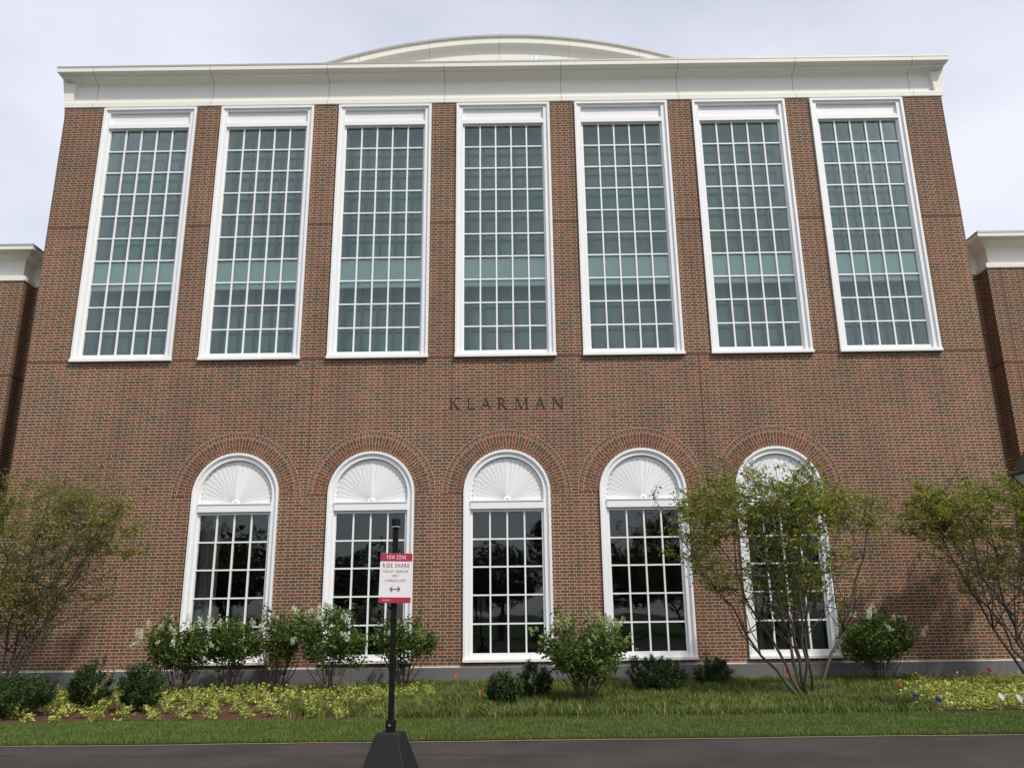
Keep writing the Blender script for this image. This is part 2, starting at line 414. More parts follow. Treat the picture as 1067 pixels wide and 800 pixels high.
for s in (-1, 1): g.face([(s*HW, 0, .3), (s*HW, 22, .3), (s*HW, 22, BT), (s*HW, 0, BT)])
g.face([(-HW, 22, .3), (HW, 22, .3), (HW, 22, BT), (-HW, 22, BT)])
g.build('side_wall', M_brick, bld)
# granite plinth: its face just proud of the brick, with a sloped wash on top
g = G(); g.box(-HW-.03, HW+.03, -.035, .0, .1, .505); g.box(-HW-.03, -HW+.0, .0, 1.45, .1, .505); g.box(HW, HW+.03, .0, 1.45, .1, .505)
g.build('granite_plinth', M_granite, bld, bevel=.004)
g = G(); g.v = [(-HW-.03, -.035, .506), (HW+.03, -.035, .506), (HW+.03, .0, .532), (-HW-.03, .0, .532), (-HW-.03, 0, .506), (HW+.03, 0, .506)]
g.f = [(0, 1, 2, 3), (0, 3, 4), (1, 5, 2)]; g.mi = [0]*3
g.build('plinth_wash', M_gtop, bld)

# brick rings over the arches
for i in range(-2, 3):
    xc = i*AP; me = bpy.data.meshes.new('brick_arch'); V = []; Fc = []; uvs = []
    bands = [(A_R-.012, 1.300), (1.310, 1.405)]
    n = 96
    for bi, (r0, r1) in enumerate(bands):
        for k in range(n):
            a0, a1 = PI*k/n, PI*(k+1)/n
            b0 = len(V)
            for r, a in ((r0, a0), (r1, a0), (r1, a1), (r0, a1)): V.append((xc + r*math.cos(a), -.004, A_SP + r*math.sin(a)))
            Fc.append((b0, b0+1, b0+2, b0+3))
            off = 3.05*bi + 7.3*(i+3)
            ur0, ur1 = (.0115+off*.305/.305, ) * 2 if False else (0, 0)
            if bi == 0: u0, u1 = .012, .012+(r1-r0)
            else: u0, u1 = .2155, .2155+.088
            R = 1.12 if bi == 0 else 1.35
            H = .0677; cnt = round(PI*R/H)
            vv = lambda a: (i+5)*6.77 + a/PI*cnt*H
            if bi == 1: vv = lambda a: (i+5)*6.77 + H*20 + a/PI*cnt*H
            uvs += [(u0, vv(a0)), (u1, vv(a0)), (u1, vv(a1)), (u0, vv(a1))]
    me.from_pydata(V, [], Fc); me.update()
    ul = me.uv_layers.new(name='UVMap'); ul.data.foreach_set('uv', [c for p in uvs for c in p])
    bm = bmesh.new(); bm.from_mesh(me); bmesh.ops.remove_doubles(bm, verts=bm.verts, dist=1e-5); bm.to_mesh(me); bm.free()
    link_mesh('brick_arch', me, M_ring, bld)
    # pale mortar joints between and around the rings
g = G()
def arcstrip(g, xc, zc, r0, r1, y, a0=0, a1=PI, n=72):
    for k in range(n):
        p, q = a0+(a1-a0)*k/n, a0+(a1-a0)*(k+1)/n
        g.face([(xc+r0*math.cos(p), y, zc+r0*math.sin(p)), (xc+r1*math.cos(p), y, zc+r1*math.sin(p)), (xc+r1*math.cos(q), y, zc+r1*math.sin(q)), (xc+r0*math.cos(q), y, zc+r0*math.sin(q))])
M_mortar = plain('mortar', (.46, .36, .28), .9)
for i in range(-2, 3):
    for ra, rb in ((1.300, 1.310), (1.405, 1.414)):
        g = G(); arcstrip(g, i*AP, A_SP, ra, rb, -.004); g.build('mortar_joint', M_mortar, bld)

# cornice swept along the roofline
def sweep(name, path, profile, mat, parent, closed=False):
    """path: xy points, outward is to the right of travel; profile: (out, z)"""
    P = [Vector((x, y)) for x, y in path]; k = len(P); offs = []
    for i in range(k):
        ns = []
        if i > 0: d = (P[i]-P[i-1]).normalized(); ns.append(Vector((d.y, -d.x)))
        if i < k-1: d = (P[i+1]-P[i]).normalized(); ns.append(Vector((d.y, -d.x)))
        offs.append(ns[0] if len(ns) == 1 else (ns[0]+ns[1])/(1+ns[0].dot(ns[1])))
    g = G(); m = len(profile)
    for i in range(k):
        for o, z in profile: q = P[i]+offs[i]*o; g.v.append((q.x, q.y, z))
    for i in range(k-1):
        for j in range(m-1): a = i*m+j; g.f.append((a, a+1, a+m+1, a+m)); g.mi.append(0)
    return g.build(name, mat, parent)
def cornice_profile(z0, s=1.0):
    p = [(-.14, -.02), (-.02, -.02), (.022, .0), (.030, .01), (.030, .135), (.022, .150), (-.05, .158), (-.118, .165), (-.12, .18), (-.12, .715), (-.10, .725), (-.085, .745)]
    p += [(.095, .800), (.105, .812), (.105, .835), (.120, .850), (.150, .856), (.185, .868), (.205, .885), (.212, .895), (.222, .900), (.226, .905), (.226, 1.005), (.218, 1.012)]
    return [(o, z0+z*s) for o, z in p]
MP = [(-HW, 22), (-HW, 0), (HW, 0), (HW, 22)]
sweep('cornice', MP, cornice_profile(BT), M_trim, bld)
sweep('roof_edge', MP, [(.216, BT+1.010), (.232, BT+1.012), (.232, BT+1.062), (.21, BT+1.068), (-.6, BT+1.10)], M_flash, bld)
for s in (-1, 1):
    prof = [(-.17, 14.70), (-.10, 14.78), (.20, 14.825), (.12, 14.35), (.055, 13.98), (.035, 13.70), (-.015, 13.70), (-.015, 14.05), (-.10, 14.12)]
    g = G(); n = len(prof)
    g.v = [(s*(HW+o), .034, z) for o, z in prof]+[(s*(HW+o), 21.9, z) for o, z in prof]
    g.f = [tuple(range(n)), tuple(range(2*n-1, n-1, -1))]+[(i, (i+1) % n, n+(i+1) % n, n+i) for i in range(n)]; g.mi = [0]*len(g.f)
    g.build('cornice_return', M_trim, bld)
g = G(); g.face([(-HW, -.0, BT+1.04), (HW, 0, BT+1.04), (HW, 22, BT+1.04), (-HW, 22, BT+1.04)]); g.build('roof', M_flash, bld)
# segmental barrel roof behind the parapet
def barrel():
    s0 = 1.25; ztop = 16.93; R = 14.6; zc = ztop - R; a = math.acos((14.9-zc)/R)
    prof = [(0.17, -.80), (.17, -.40), (.155, -.34), (.115, -.29), (.055, -.26), (.022, -.25), (.02, -.24), (.02, -.055), (.0, -.05), (-.01, -.05)]     # (depth behind the lip, radial)
    n = 64; top = empty('barrel_roof', (0, 0, 0), bld)
    g = G(); m = len(prof)
    for k in range(n+1):
        t = -a + 2*a*k/n
        for d, rr in prof: g.v.append(((R+rr)*math.sin(t), s0+d, zc+(R+rr)*math.cos(t)))
    for k in range(n):
        for j in range(m-1): q = k*m+j; g.f.append((q, q+1, q+m+1, q+m)); g.mi.append(0)
    # gable wall under it
    for k in range(n):
        t0, t1 = -a+2*a*k/n, -a+2*a*(k+1)/n; rr = R-.78
        g.face([(rr*math.sin(t0), s0+.18, zc+rr*math.cos(t0)), (rr*math.sin(t1), s0+.18, zc+rr*math.cos(t1)), (rr*math.sin(t1), s0+.18, 14.7), (rr*math.sin(t0), s0+.18, 14.7)])
    g.build('arched_fascia', M_trim_arch, top)
    g = G()
    for k in range(n+1):
        t = -a+2*a*k/n
        for d, rr in ((-.02, -.055), (-.02, .0), (.03, .012), (16, .02)): g.v.append(((R+rr)*math.sin(t), s0+d, zc+(R+rr)*math.cos(t)))
    for k in range(n):
        for j in range(3): q = k*4+j; g.f.append((q, q+1, q+5, q+4)); g.mi.append(0)
    g.build('curved_sheet_roof', M_flash, top)
barrel()
p = place(558, 64, 1.0); g = G(); g.tube([(p.x, 0.95, 14.9), (p.x, .95, p.z+.14)], .035, 10); g.build('vent_pipe', M_white, bld)

# wings, set back either side
for s in (-1, 1):
    wg = empty('side_wing', (0, 0, 0), bld)
    f = lambda x: s*x
    def col(p): return [(s*x, y, z) for x, y, z in p]
    g = G(); WT = 9.70
    g.face(col([(12.0, 1.0, .3), (34, 1.0, .3), (34, 1.0, WT), (12.0, 1.0, WT)]))
    g.face(col([(12.0, 1.0, .3), (12.0, 1.45, .3), (12.0, 1.45, WT), (12.0, 1.0, WT)]))
    g.face(col([(10.9, 1.45, .3), (12.0, 1.45, .3), (12.0, 1.45, WT), (10.9, 1.45, WT)]))
    g.face(col([(34, 1.0, .3), (34, 16, .3), (34, 16, WT), (34, 1, WT)]))
    g.build('wing_wall', M_brick_wing, wg)
    pth = [(-34, 16), (-34, 1.0), (-12.0, 1.0), (-12.0, 1.45), (-11.002, 1.45)] if s < 0 else [(11.002, 1.45), (12.0, 1.45), (12.0, 1.0), (34, 1.0), (34, 16)]
    sweep('wing_cornice', pth, cornice_profile(WT, .84), M_trim, wg)
    sweep('wing_roof_edge', pth, [(.214, WT+.85), (.232, WT+.852), (.232, WT+.905), (.22, WT+.91), (-.4, WT+.94)], M_flash, wg)
    g = G(); g.face(col([(11.01, 1.3, WT+.90), (34, 1.2, WT+.90), (34, 16, WT+.90), (11.01, 16, WT+.90)])); g.build('wing_roof', M_flash, wg)
    g = G(); x0, x1 = sorted((s*11.97, s*34)); g.box(x0, x1, .965, 1.0, .1, .505); g.build('wing_plinth', M_granite, wg)

# ------------------------------------------------------------------ upper windows
def rect_ring(g, x0, x1, z0, z1, wl, wt, wb, y0, y1):
    g.box(x0, x0+wl, y0, y1, z0, z1); g.box(x1-wl, x1, y0, y1, z0, z1)
    g.box(x0+wl, x1-wl, y0, y1, z0, z0+wb); g.box(x0+wl, x1-wl, y0, y1, z1-wt, z1)
def upper_window():
    root = empty('upper_window', (0, 0, 0), bld)
    g = G(); W = U_W
    # stepped casing: outer band, bead, inner band, sash frame
    rect_ring(g, -W, W, U_Z0+.07, U_Z1, .055, .05, .0001, -.050, .10)
    rect_ring(g, -W+.055, W-.055, U_Z0+.07, U_Z1-.05, .022, .022, .0001, -.028, .10)
    rect_ring(g, -W+.077, W-.077, U_Z0+.07, U_Z1-.072, .078, .045, .0001, -.010, .10)
    rect_ring(g, -W+.155, W-.155, U_Z0+.07, 13.335, .045, .03, .12, .045, .12)
    g.build('casing', M_white, root)
    g = G()                                                          # header panel between jambs
    x = W-.155
    g.box(-x, x, .055, .10, 13.48, 13.775)                            # recessed flat
    g.box(-x, x, -.012, .10, 13.335, 13.44); g.box(-x, x, .020, .10, 13.44, 13.48)
    g.build('header_panel', M_white, root)
    g = G(); g.box(-W-.012, W+.012, -.085, .10, U_Z0, U_Z0+.072); g.build('sill', M_white, root, bevel=.006)
    # muntins: 5 by 10
    gx, z0, z1 = W-.20, 7.42, 13.305
    g = G(); nc, nr = 5, 10
    for k in range(1, nc): xx = -gx+2*gx*k/nc; g.box(xx-.0175, xx+.0175, .055, .095, z0, z1)
    for k in range(1, nr):
        zz = z0+(z1-z0)*k/nr
        for c in range(nc):
            a = -gx+2*gx*c/nc+(.0175 if c else 0); b = -gx+2*gx*(c+1)/nc-(.0175 if c < nc-1 else 0)
            g.box(a, b, .058, .092, zz-.0165, zz+.0165)
    g.build('muntin_grid', M_white, root)
    g = G(); g.box(-gx, gx, .098, .104, z0, z1); g.build('pane', M_glass_up, root)
    # space behind: white reveals, grey shade, dark bars standing in for muntin shadows, pale slab edge
    g = G(); d = .62
    g.box(-gx-.08, -gx-.02, .125, d, z0-.1, z1+.35); g.box(gx+.02, gx+.08, .125, d, z0-.1, z1+.35)
    g.build('inner_reveal', M_band, root)
    g = G(); g.box(-gx-.08, gx+.08, d+.02, d+.06, z0-.2, z1+.5); g.box(-gx-.08, gx+.08, .125, d+.02, z0-.16, z0-.1); g.box(-gx-.08, gx+.08, .125, d+.02, z1+.36, z1+.42)
    g.build('grey_shade', M_blind, root)
    g = G()
    for k in range(nc+1): xx = -gx+2*gx*k/nc+.07; g.box(xx-.025, xx+.025, d-.09, d-.05, z0-.1, z1+.35)
    for k in range(nr+1):
        zz = z0+(z1-z0)*k/nr+.08; g.box(-gx-.02, gx+.02, d-.05, d-.02, zz-.022, zz+.022)
    g.build('muntin_shadow_bars', M_muntin_shadow, root)
    g = G(); g.box(-gx-.018, gx+.018, .150, .20, 9.04, 9.745); g.box(-gx-.018, gx+.018, .13, .15, 9.04, 9.14); g.build('slab_edge_panel', M_band, root)
    return root
def copy_tree(o, parent=None):
    c = o.copy(); C.objects.link(c)
    if parent: c.parent = parent
    for ch in list(o.children): copy_tree(ch, c)
    return c
uw = upper_window(); uw.location.x = -3*UP
for i in range(-2, 4): c = copy_tree(uw, bld); c.location = (i*UP, 0, 0)

# ------------------------------------------------------------------ arched windows
def arch_ring(g, r0, r1, y0, y1, zb, zs=A_SP, n=48):
    """n-shaped solid: jambs down to zb and a half ring"""
    pts = [(1, 0, zb)] + [(math.cos(PI*k/n), math.sin(PI*k/n), None) for k in range(n+1)] + [(-1, 0, zb)]
    def P(r, q, y): return (r*q[0], y, q[2] if q[2] is not None else zs+r*q[1])
    for a, b in zip(pts[:-1], pts[1:]):
        A = [P(r0, a, y0), P(r1, a, y0), P(r1, b, y0), P(r0, b, y0)]; B = [P(r0, a, y1), P(r1, a, y1), P(r1, b, y1), P(r0, b, y1)]
        g.face(A); g.face([A[1], B[1], B[2], A[2]]); g.face([A[0], A[3], B[3], B[0]])
def arched_window():
    root = empty('arched_window', (0, 0, 0), bld)
    g = G()
    arch_ring(g, A_R-.050, A_R, -.048, .10, A_Z0+.06)
    arch_ring(g, A_R-.075, A_R-.050, -.026, .10, A_Z0+.06)
    arch_ring(g, A_R-.150, A_R-.075, -.006, .10, A_Z0+.06)
    gx = .752
    g.box(-A_R+.15, -gx, .040, .12, A_Z0+.06, 3.77); g.box(gx, A_R-.15, .040, .12, A_Z0+.06, 3.77)
    g.box(-gx, gx, .040, .12, A_Z0+.06, .775); g.box(-gx, gx, .040, .12, 3.715, 3.77)
    g.build('casing', M_white, root)
    g = G(); g.box(-A_R+.151, A_R-.151, -.030, .10, 3.772, 3.93); g.box(-A_R+.151, A_R-.151, -.045, .10, 3.93, 3.955); g.build('transom_rail', M_white, root)
    g = G(); g.box(-A_R-.012, A_R+.012, -.085, .10, A_Z0, A_Z0+.062); g.build('sill', M_white, root, bevel=.006)
    # fan panel: fluted rays around a small boss
    g = G(); rin = A_R-.150; zc = 3.956
    N = 60
    arc = [(rin*math.cos(PI*k/N), A_SP+rin*math.sin(PI*k/N)) for k in range(N+1)]
    lp = [(rin, zc)] + arc + [(-rin, zc)]
    for a, b in zip(lp[:-1], lp[1:]): g.face([(0, .085, zc), (a[0], .085, a[1]), (b[0], .085, b[1])])
    def reach(a, f):                       # distance from (0,zc) to the inner arch, shrunk
        h = A_SP - zc; r = rin*f; c_, s_ = math.cos(a), math.sin(a)
        return h*s_ + math.sqrt(max(0, r*r - h*h*c_*c_)) if True else 0
    nr = 24
    for k in range(nr):
        a0, a1 = PI*k/nr, PI*(k+1)/nr; am = (a0+a1)/2
        if k >= nr/2: hi, lo = a0, a1
        else: hi, lo = a1, a0
        ri = .075; ro = .93
        ph = lambda a, y, r: (r*math.cos(a), y, zc+.001+r*math.sin(a))
        R0, R1, Rm = reach(a0, ro), reach(a1, ro), reach(am, ro+.035)
        yh, yl = .056, .072
        y0_, y1_ = (yh, yl) if hi == a0 else (yl, yh)
        ym = .062
        g.face([ph(a0, y0_, ri), ph(a0, y0_, R0), ph(am, ym, Rm), ph(am, ym, ri)]); g.face([ph(am, ym, ri), ph(am, ym, Rm), ph(a1, y1_, R1), ph(a1, y1_, ri)])
        g.face([ph(a0, y0_, R0), ph(a0, .085, R0), ph(am, .085, Rm), ph(am, ym, Rm)]); g.face([ph(am, ym, Rm), ph(am, .085, Rm), ph(a1, .085, R1), ph(a1, y1_, R1)])
        g.face([ph(hi, yh, ri), ph(hi, yl, ri), ph(hi, yl, reach(hi, ro)), ph(hi, yh, reach(hi, ro))])
    for k in range(14):                    # boss
        a0, a1 = PI*k/14, PI*(k+1)/14
        for (r0, y0_, r1, y1_) in ((.092, .03, .075, .012), (.075, .012, .05, .012), (.05, .012, .045, .035), (.045, .035, .0, .03)):
            q = lambda r, a, y: (r*math.cos(a), y, zc+r*math.sin(a)); g.face([q(r0, a0, y0_), q(r0, a1, y0_), q(r1, a1, y1_), q(r1, a0, y1_)])
        g.face([q(.092, a0, .03), q(.092, a1, .03), q(.092, a1, .08), q(.092, a0, .08)])
    me = bpy.data.meshes.new('fan_panel'); me.from_pydata(g.v, [], g.f); me.update(); link_mesh('fan_panel', me, M_white, root)
    z0, z1 = .775, 3.715; nc, nr = 4, 5; g = G()
    for k in range(1, nc): xx = -gx+2*gx*k/nc; g.box(xx-.017, xx+.017, .052, .095, z0, z1)
    for k in range(1, nr):
        zz = z0+(z1-z0)*k/nr
        for c in range(nc):
            a = -gx+2*gx*c/nc+(.017 if c else 0); b = -gx+2*gx*(c+1)/nc-(.017 if c < nc-1 else 0)
            g.box(a, b, .055, .092, zz-.016, zz+.016)
    g.build('muntin_grid', M_white, root)
    g = G(); g.box(-gx, gx, .098, .104, z0, z1); g.build('pane', M_glass_lo, root)
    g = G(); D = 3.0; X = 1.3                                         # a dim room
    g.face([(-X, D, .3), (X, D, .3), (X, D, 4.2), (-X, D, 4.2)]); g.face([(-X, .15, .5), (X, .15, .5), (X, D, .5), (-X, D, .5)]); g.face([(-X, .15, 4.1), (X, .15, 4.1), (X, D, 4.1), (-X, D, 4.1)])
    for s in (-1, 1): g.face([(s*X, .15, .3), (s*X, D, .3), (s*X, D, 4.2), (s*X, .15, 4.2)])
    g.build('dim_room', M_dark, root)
    return root
def curtain(root, x0, x1):
    g = G(); n = 60
    for k in range(n+1):
        t = k/n; x = x0+(x1-x0)*t; y = .34+.035*math.sin(t*26)+.012*math.sin(t*61+1); g.v += [(x, y, .72), (x, y, 3.75)]
    for k in range(n): g.f.append((2*k, 2*k+2, 2*k+3, 2*k+1)); g.mi.append(0)
    tag(g.build('curtain', M_curtain, root, smooth=True), 'pale curtain drawn to one side behind the glass')
aw = arched_window(); aw.location.x = -2*AP
aws = [aw]
for i in range(-1, 3): c = copy_tree(aw, bld); c.location = (i*AP, 0, 0); aws.append(c)
curtain(aws[0], -.80, -.38); curtain(aws[4], .34, .80); curtain(aws[4], -.80, -.52)

# ------------------------------------------------------------------ engraved name
H = .265
def poly_letter(ch):
    T, t, sf, sh = .040, .020, .022, .012                              # thick, thin, serif overhang, serif height
    q = []
    def stem(x, w_, z0=0, z1=H, s0=True, s1=True):
        q.append([(x, z0), (x+w_, z0), (x+w_, z1), (x, z1)])
        if s0: q.append([(x-sf, z0), (x+w_+sf, z0), (x+w_+sf, z0+sh), (x-sf, z0+sh)])
        if s1: q.append([(x-sf, z1-sh), (x+w_+sf, z1-sh), (x+w_+sf, z1), (x-sf, z1)])
    def diag(x0, z0, x1, z1, w_): q.append([(x0-w_/2, z0), (x0+w_/2, z0), (x1+w_/2, z1), (x1-w_/2, z1)])
    def serif(x, z): q.append([(x-.038, z), (x+.038, z), (x+.038, z+sh), (x-.038, z+sh)])
    if ch == 'K': stem(.02, T); diag(.06, .115, .185, H, t); diag(.095, .15, .20, 0, T); serif(.185, H-sh); serif(.205, 0); wd = .23
    if ch == 'L': stem(.02, T); q.append([(.02, 0), (.18, 0), (.18, sh+.004), (.02, sh+.004)]); q.append([(.168, 0), (.182, 0), (.186, .065), (.176, .065)]); wd = .19
    if ch == 'A': diag(.02, 0, .115, H, t); diag(.115, H, .21, 0, T) if False else diag(.21, 0, .115, H, T); q.append([(.055, .085), (.18, .085), (.18, .085+.016), (.055, .085+.016)]); serif(.02, 0); serif(.21, 0); wd = .23
    if ch == 'R':
        stem(.02, T)
        n = 14; zc, rz, rx, x0 = H-.07, .070, .075, .085
        for k in range(n):
            a0, a1 = -PI/2+PI*k/n, -PI/2+PI*(k+1)/n
            i0 = (rx-T*.9*math.cos((a0+0)/1.0)**1 if True else 0)
            o = lambda a: (x0+rx*math.cos(a), zc+rz*math.sin(a)); i_ = lambda a: (x0+(rx-T*.95)*math.cos(a), zc+(rz-.016)*math.sin(a))
            q.append([o(a0), o(a1), i_(a1), i_(a0)])
        q.append([(.05, H-.016), (.088, H-.016), (.088, H), (.05, H)]); q.append([(.05, H-.14), (.088, H-.14), (.088, H-.124), (.05, H-.124)])
        diag(.10, H-.135, .20, 0, T); serif(.205, 0); wd = .23
    if ch == 'M': diag(.03, 0, .045, H, t); diag(.155, 0, .055, H, T); diag(.155, 0, .262, H, t); diag(.285, 0, .27, H, T); serif(.03, 0); serif(.285, 0); serif(.035, H-sh); serif(.28, H-sh); wd = .31
    if ch == 'N': stem(.02, t); diag(.215, 0, .035, H, T); stem(.205, t, s0=False); wd = .25
    return q, wd
ins = empty('inscription', (0, 0, 0), bld); ins['label'] = 'dark serif capitals set into the brick between upper and lower windows'
for ch, u in zip('KLARMAN', (473.4, 490.9, 506.2, 523.6, 543.2, 562.7, 581.2)):
    q, wd = poly_letter(ch); c = place(u, 420.2, 0); x0 = c.x-wd/2; z0 = c.z-H/2
    g = G()
    for k, p in enumerate(q):
        n = len(g.v); y0, y1 = -.006-.0004*k, .004
        g.v += [(x0+a, y0, z0+b) for a, b in p]+[(x0+a, y1, z0+b) for a, b in p]
        g.f += [(n, n+1, n+2, n+3), (n+4, n+7, n+6, n+5)] + [(n+j, n+4+j, n+4+(j+1) % 4, n+(j+1) % 4) for j in range(4)]; g.mi += [0]*6
    g.build('letter', M_letter, ins)

# ------------------------------------------------------------------ plants
def branch(g, p0, p1, r0, r1, bend=.12, segs=5, sides=5, lift=0):
    p0, p1 = Vector(p0), Vector(p1); L = (p1-p0).length
    off = Vector((random.uniform(-1, 1), random.uniform(-1, 1), random.uniform(-.5, .5)))*bend*L
    pts = []
    for i in range(segs+1):
        t = i/segs; q = p0.lerp(p1, t) + off*math.sin(PI*t) + Vector((0, 0, lift*L*math.sin(PI*t)))
        if 0 < i < segs: q += Vector((random.uniform(-1, 1), random.uniform(-1, 1), random.uniform(-1, 1)))*.018*L
        pts.append(q)
    g.tube(pts, [r0+(r1-r0)*i/segs for i in range(segs+1)], sides)
    return pts
def multi_tree(name, base, centre, rad, n_stem, n_br, n_tw, n_leaf, lmat, size, label, spread=.22, lean=(0, 0), grp=None, rstem=.032, low=.30, skip=0.0):
    bx, by, bz = base; root = empty(name, base)
    tag(root, label, 'tree', grp)
    g = G(); cz = Vector(centre)-Vector(base); rx, ry, rz_ = rad
    def inside(f=1.0, zmin=-.9):
        while True:
            v = Vector((random.uniform(-1, 1), random.uniform(-1, 1), random.uniform(zmin, 1)))
            if .15 < v.length < 1: break
        return Vector((cz.x+v.x*rx*f, cz.y+v.y*ry*f, cz.z+v.z*rz_*f))
    stems = []
    for k in range(n_stem):
        a = 2*PI*k/n_stem + random.uniform(-.3, .3); st = Vector((math.cos(a)*.07, math.sin(a)*.07, -.05))
        rr = random.uniform(.45, .98); tgt = Vector((cz.x+math.cos(a)*rx*rr*1.05, cz.y+math.sin(a)*ry*rr, cz.z+rz_*random.uniform(.35, .85)*(1.1-rr*.35)))
        pts = branch(g, st, tgt, rstem*random.uniform(.8, 1.2), .006, bend=.07, segs=9, sides=7, lift=-.10*rr); stems.append(pts)
    brs = []
    for k in range(n_br):
        s = random.choice(stems); i = random.randint(3, 8); st = s[i]; t = i/9
        for _ in range(12):
            e = inside(1.0)
            if random.random() < .6 and Vector(((e.x-cz.x)/rx, (e.y-cz.y)/ry, (e.z-cz.z)/rz_)).length < .6: continue
            if (e-st).length < max(rx, rz_)*.8 and e.z > st.z-.15 and (e-st).length > .3: break
        brs.append(branch(g, st, e, .011*(1.25-t*.5), .0035, bend=.08, segs=5, sides=4, lift=-.04))
    tips = []
    for k in range(n_tw):
        s = random.choice(brs if random.random() < .92 else stems); i = random.randint(2, len(s)-1); st = s[i]
        d = Vector((random.gauss(0, 1), random.gauss(0, 1), random.gauss(.25, .6))).normalized()*random.uniform(.18, .48)
        e = st+d; q = Vector(((e.x-cz.x)/rx, (e.y-cz.y)/ry, (e.z-cz.z)/rz_))
        if q.length > 1.12 or (q.z < -.15 and random.random() < .25-q.z*.6): continue
        tips.append(branch(g, st, e, .0035, .0015, bend=.1, segs=3, sides=3))
    g.build('trunk', M_bark, root, smooth=True)
    T = np.array([[tuple(p) for p in t] for t in tips])
    # density patches: some twigs carry many leaves, some are nearly bare
    ph = np.sin(T[:, 1, 0]*3.1+1)+np.sin(T[:, 1, 2]*3.7+2)+np.sin(T[:, 1, 1]*2.9)
    wgt = np.clip(.75+.35*ph+rng.normal(0, .25, len(T)), .04 if skip == 0 else .15, 2); wgt /= wgt.sum()
    idx = rng.choice(len(T), n_leaf, p=wgt); seg = rng.integers(0, 3, n_leaf); fr = rng.uniform(0, 1, (n_leaf, 1))
    P = T[idx, seg]*(1-fr)+T[idx, seg+1]*fr + rng.normal(0, .028, (n_leaf, 3))
    V, Fc = leaf_arrays(P, size, .55, .5, droop=.25); tri_mesh('crown', V, Fc, lmat, root)
    return root
b = place(842, 727)
multi_tree('serviceberry_tree', (b.x, b.y, gz(b.y)), (b.x-.30, b.y, 3.05), (2.15, 1.5, 1.40), 8, 150, 3000, 20500, L_tree, .066,
           'multi stemmed small tree with spreading yellow green crown before the rightmost arched window')
b = place(-2, 700, -2.2); bz = gz(-2.2)
multi_tree('serviceberry_tree', (b.x, -2.2, bz), (b.x+.60, -2.2, 3.0), (2.1, 1.5, 1.62), 9, 160, 3300, 24000, L_treeL, .050,
           'sparse thin leaved tree with yellowing foliage against the brick at the left edge', rstem=.026, skip=1)
b = place(1092, 700, -1.9); bz = gz(-1.9)
multi_tree('serviceberry_tree', (b.x, -1.9, bz), (b.x-.35, -1.9, 3.25), (1.95, 1.3, 1.35), 8, 140, 2600, 21000, L_tree, .060,
           'small tree leaning in from the right edge beside the lantern', rstem=.030)

def ell_points(n, r, shell=.55, lump=None):
    d = unit(rng.normal(size=(n, 3))); rad_ = rng.uniform(shell**3, 1, (n, 1))**(1/3)
    if lump is not None:
        L = np.zeros(n)
        for c, h, wd in lump: L += h*np.exp((d@c-1)/wd)
        rad_ = rad_*(.80+L[:, None])
    return d*rad_*np.array(r), d
def lumps(k=9, h=.34, wd=.09): return [(unit(rng.normal(size=3)), rng.uniform(.3, 1)*h, wd) for _ in range(k)]
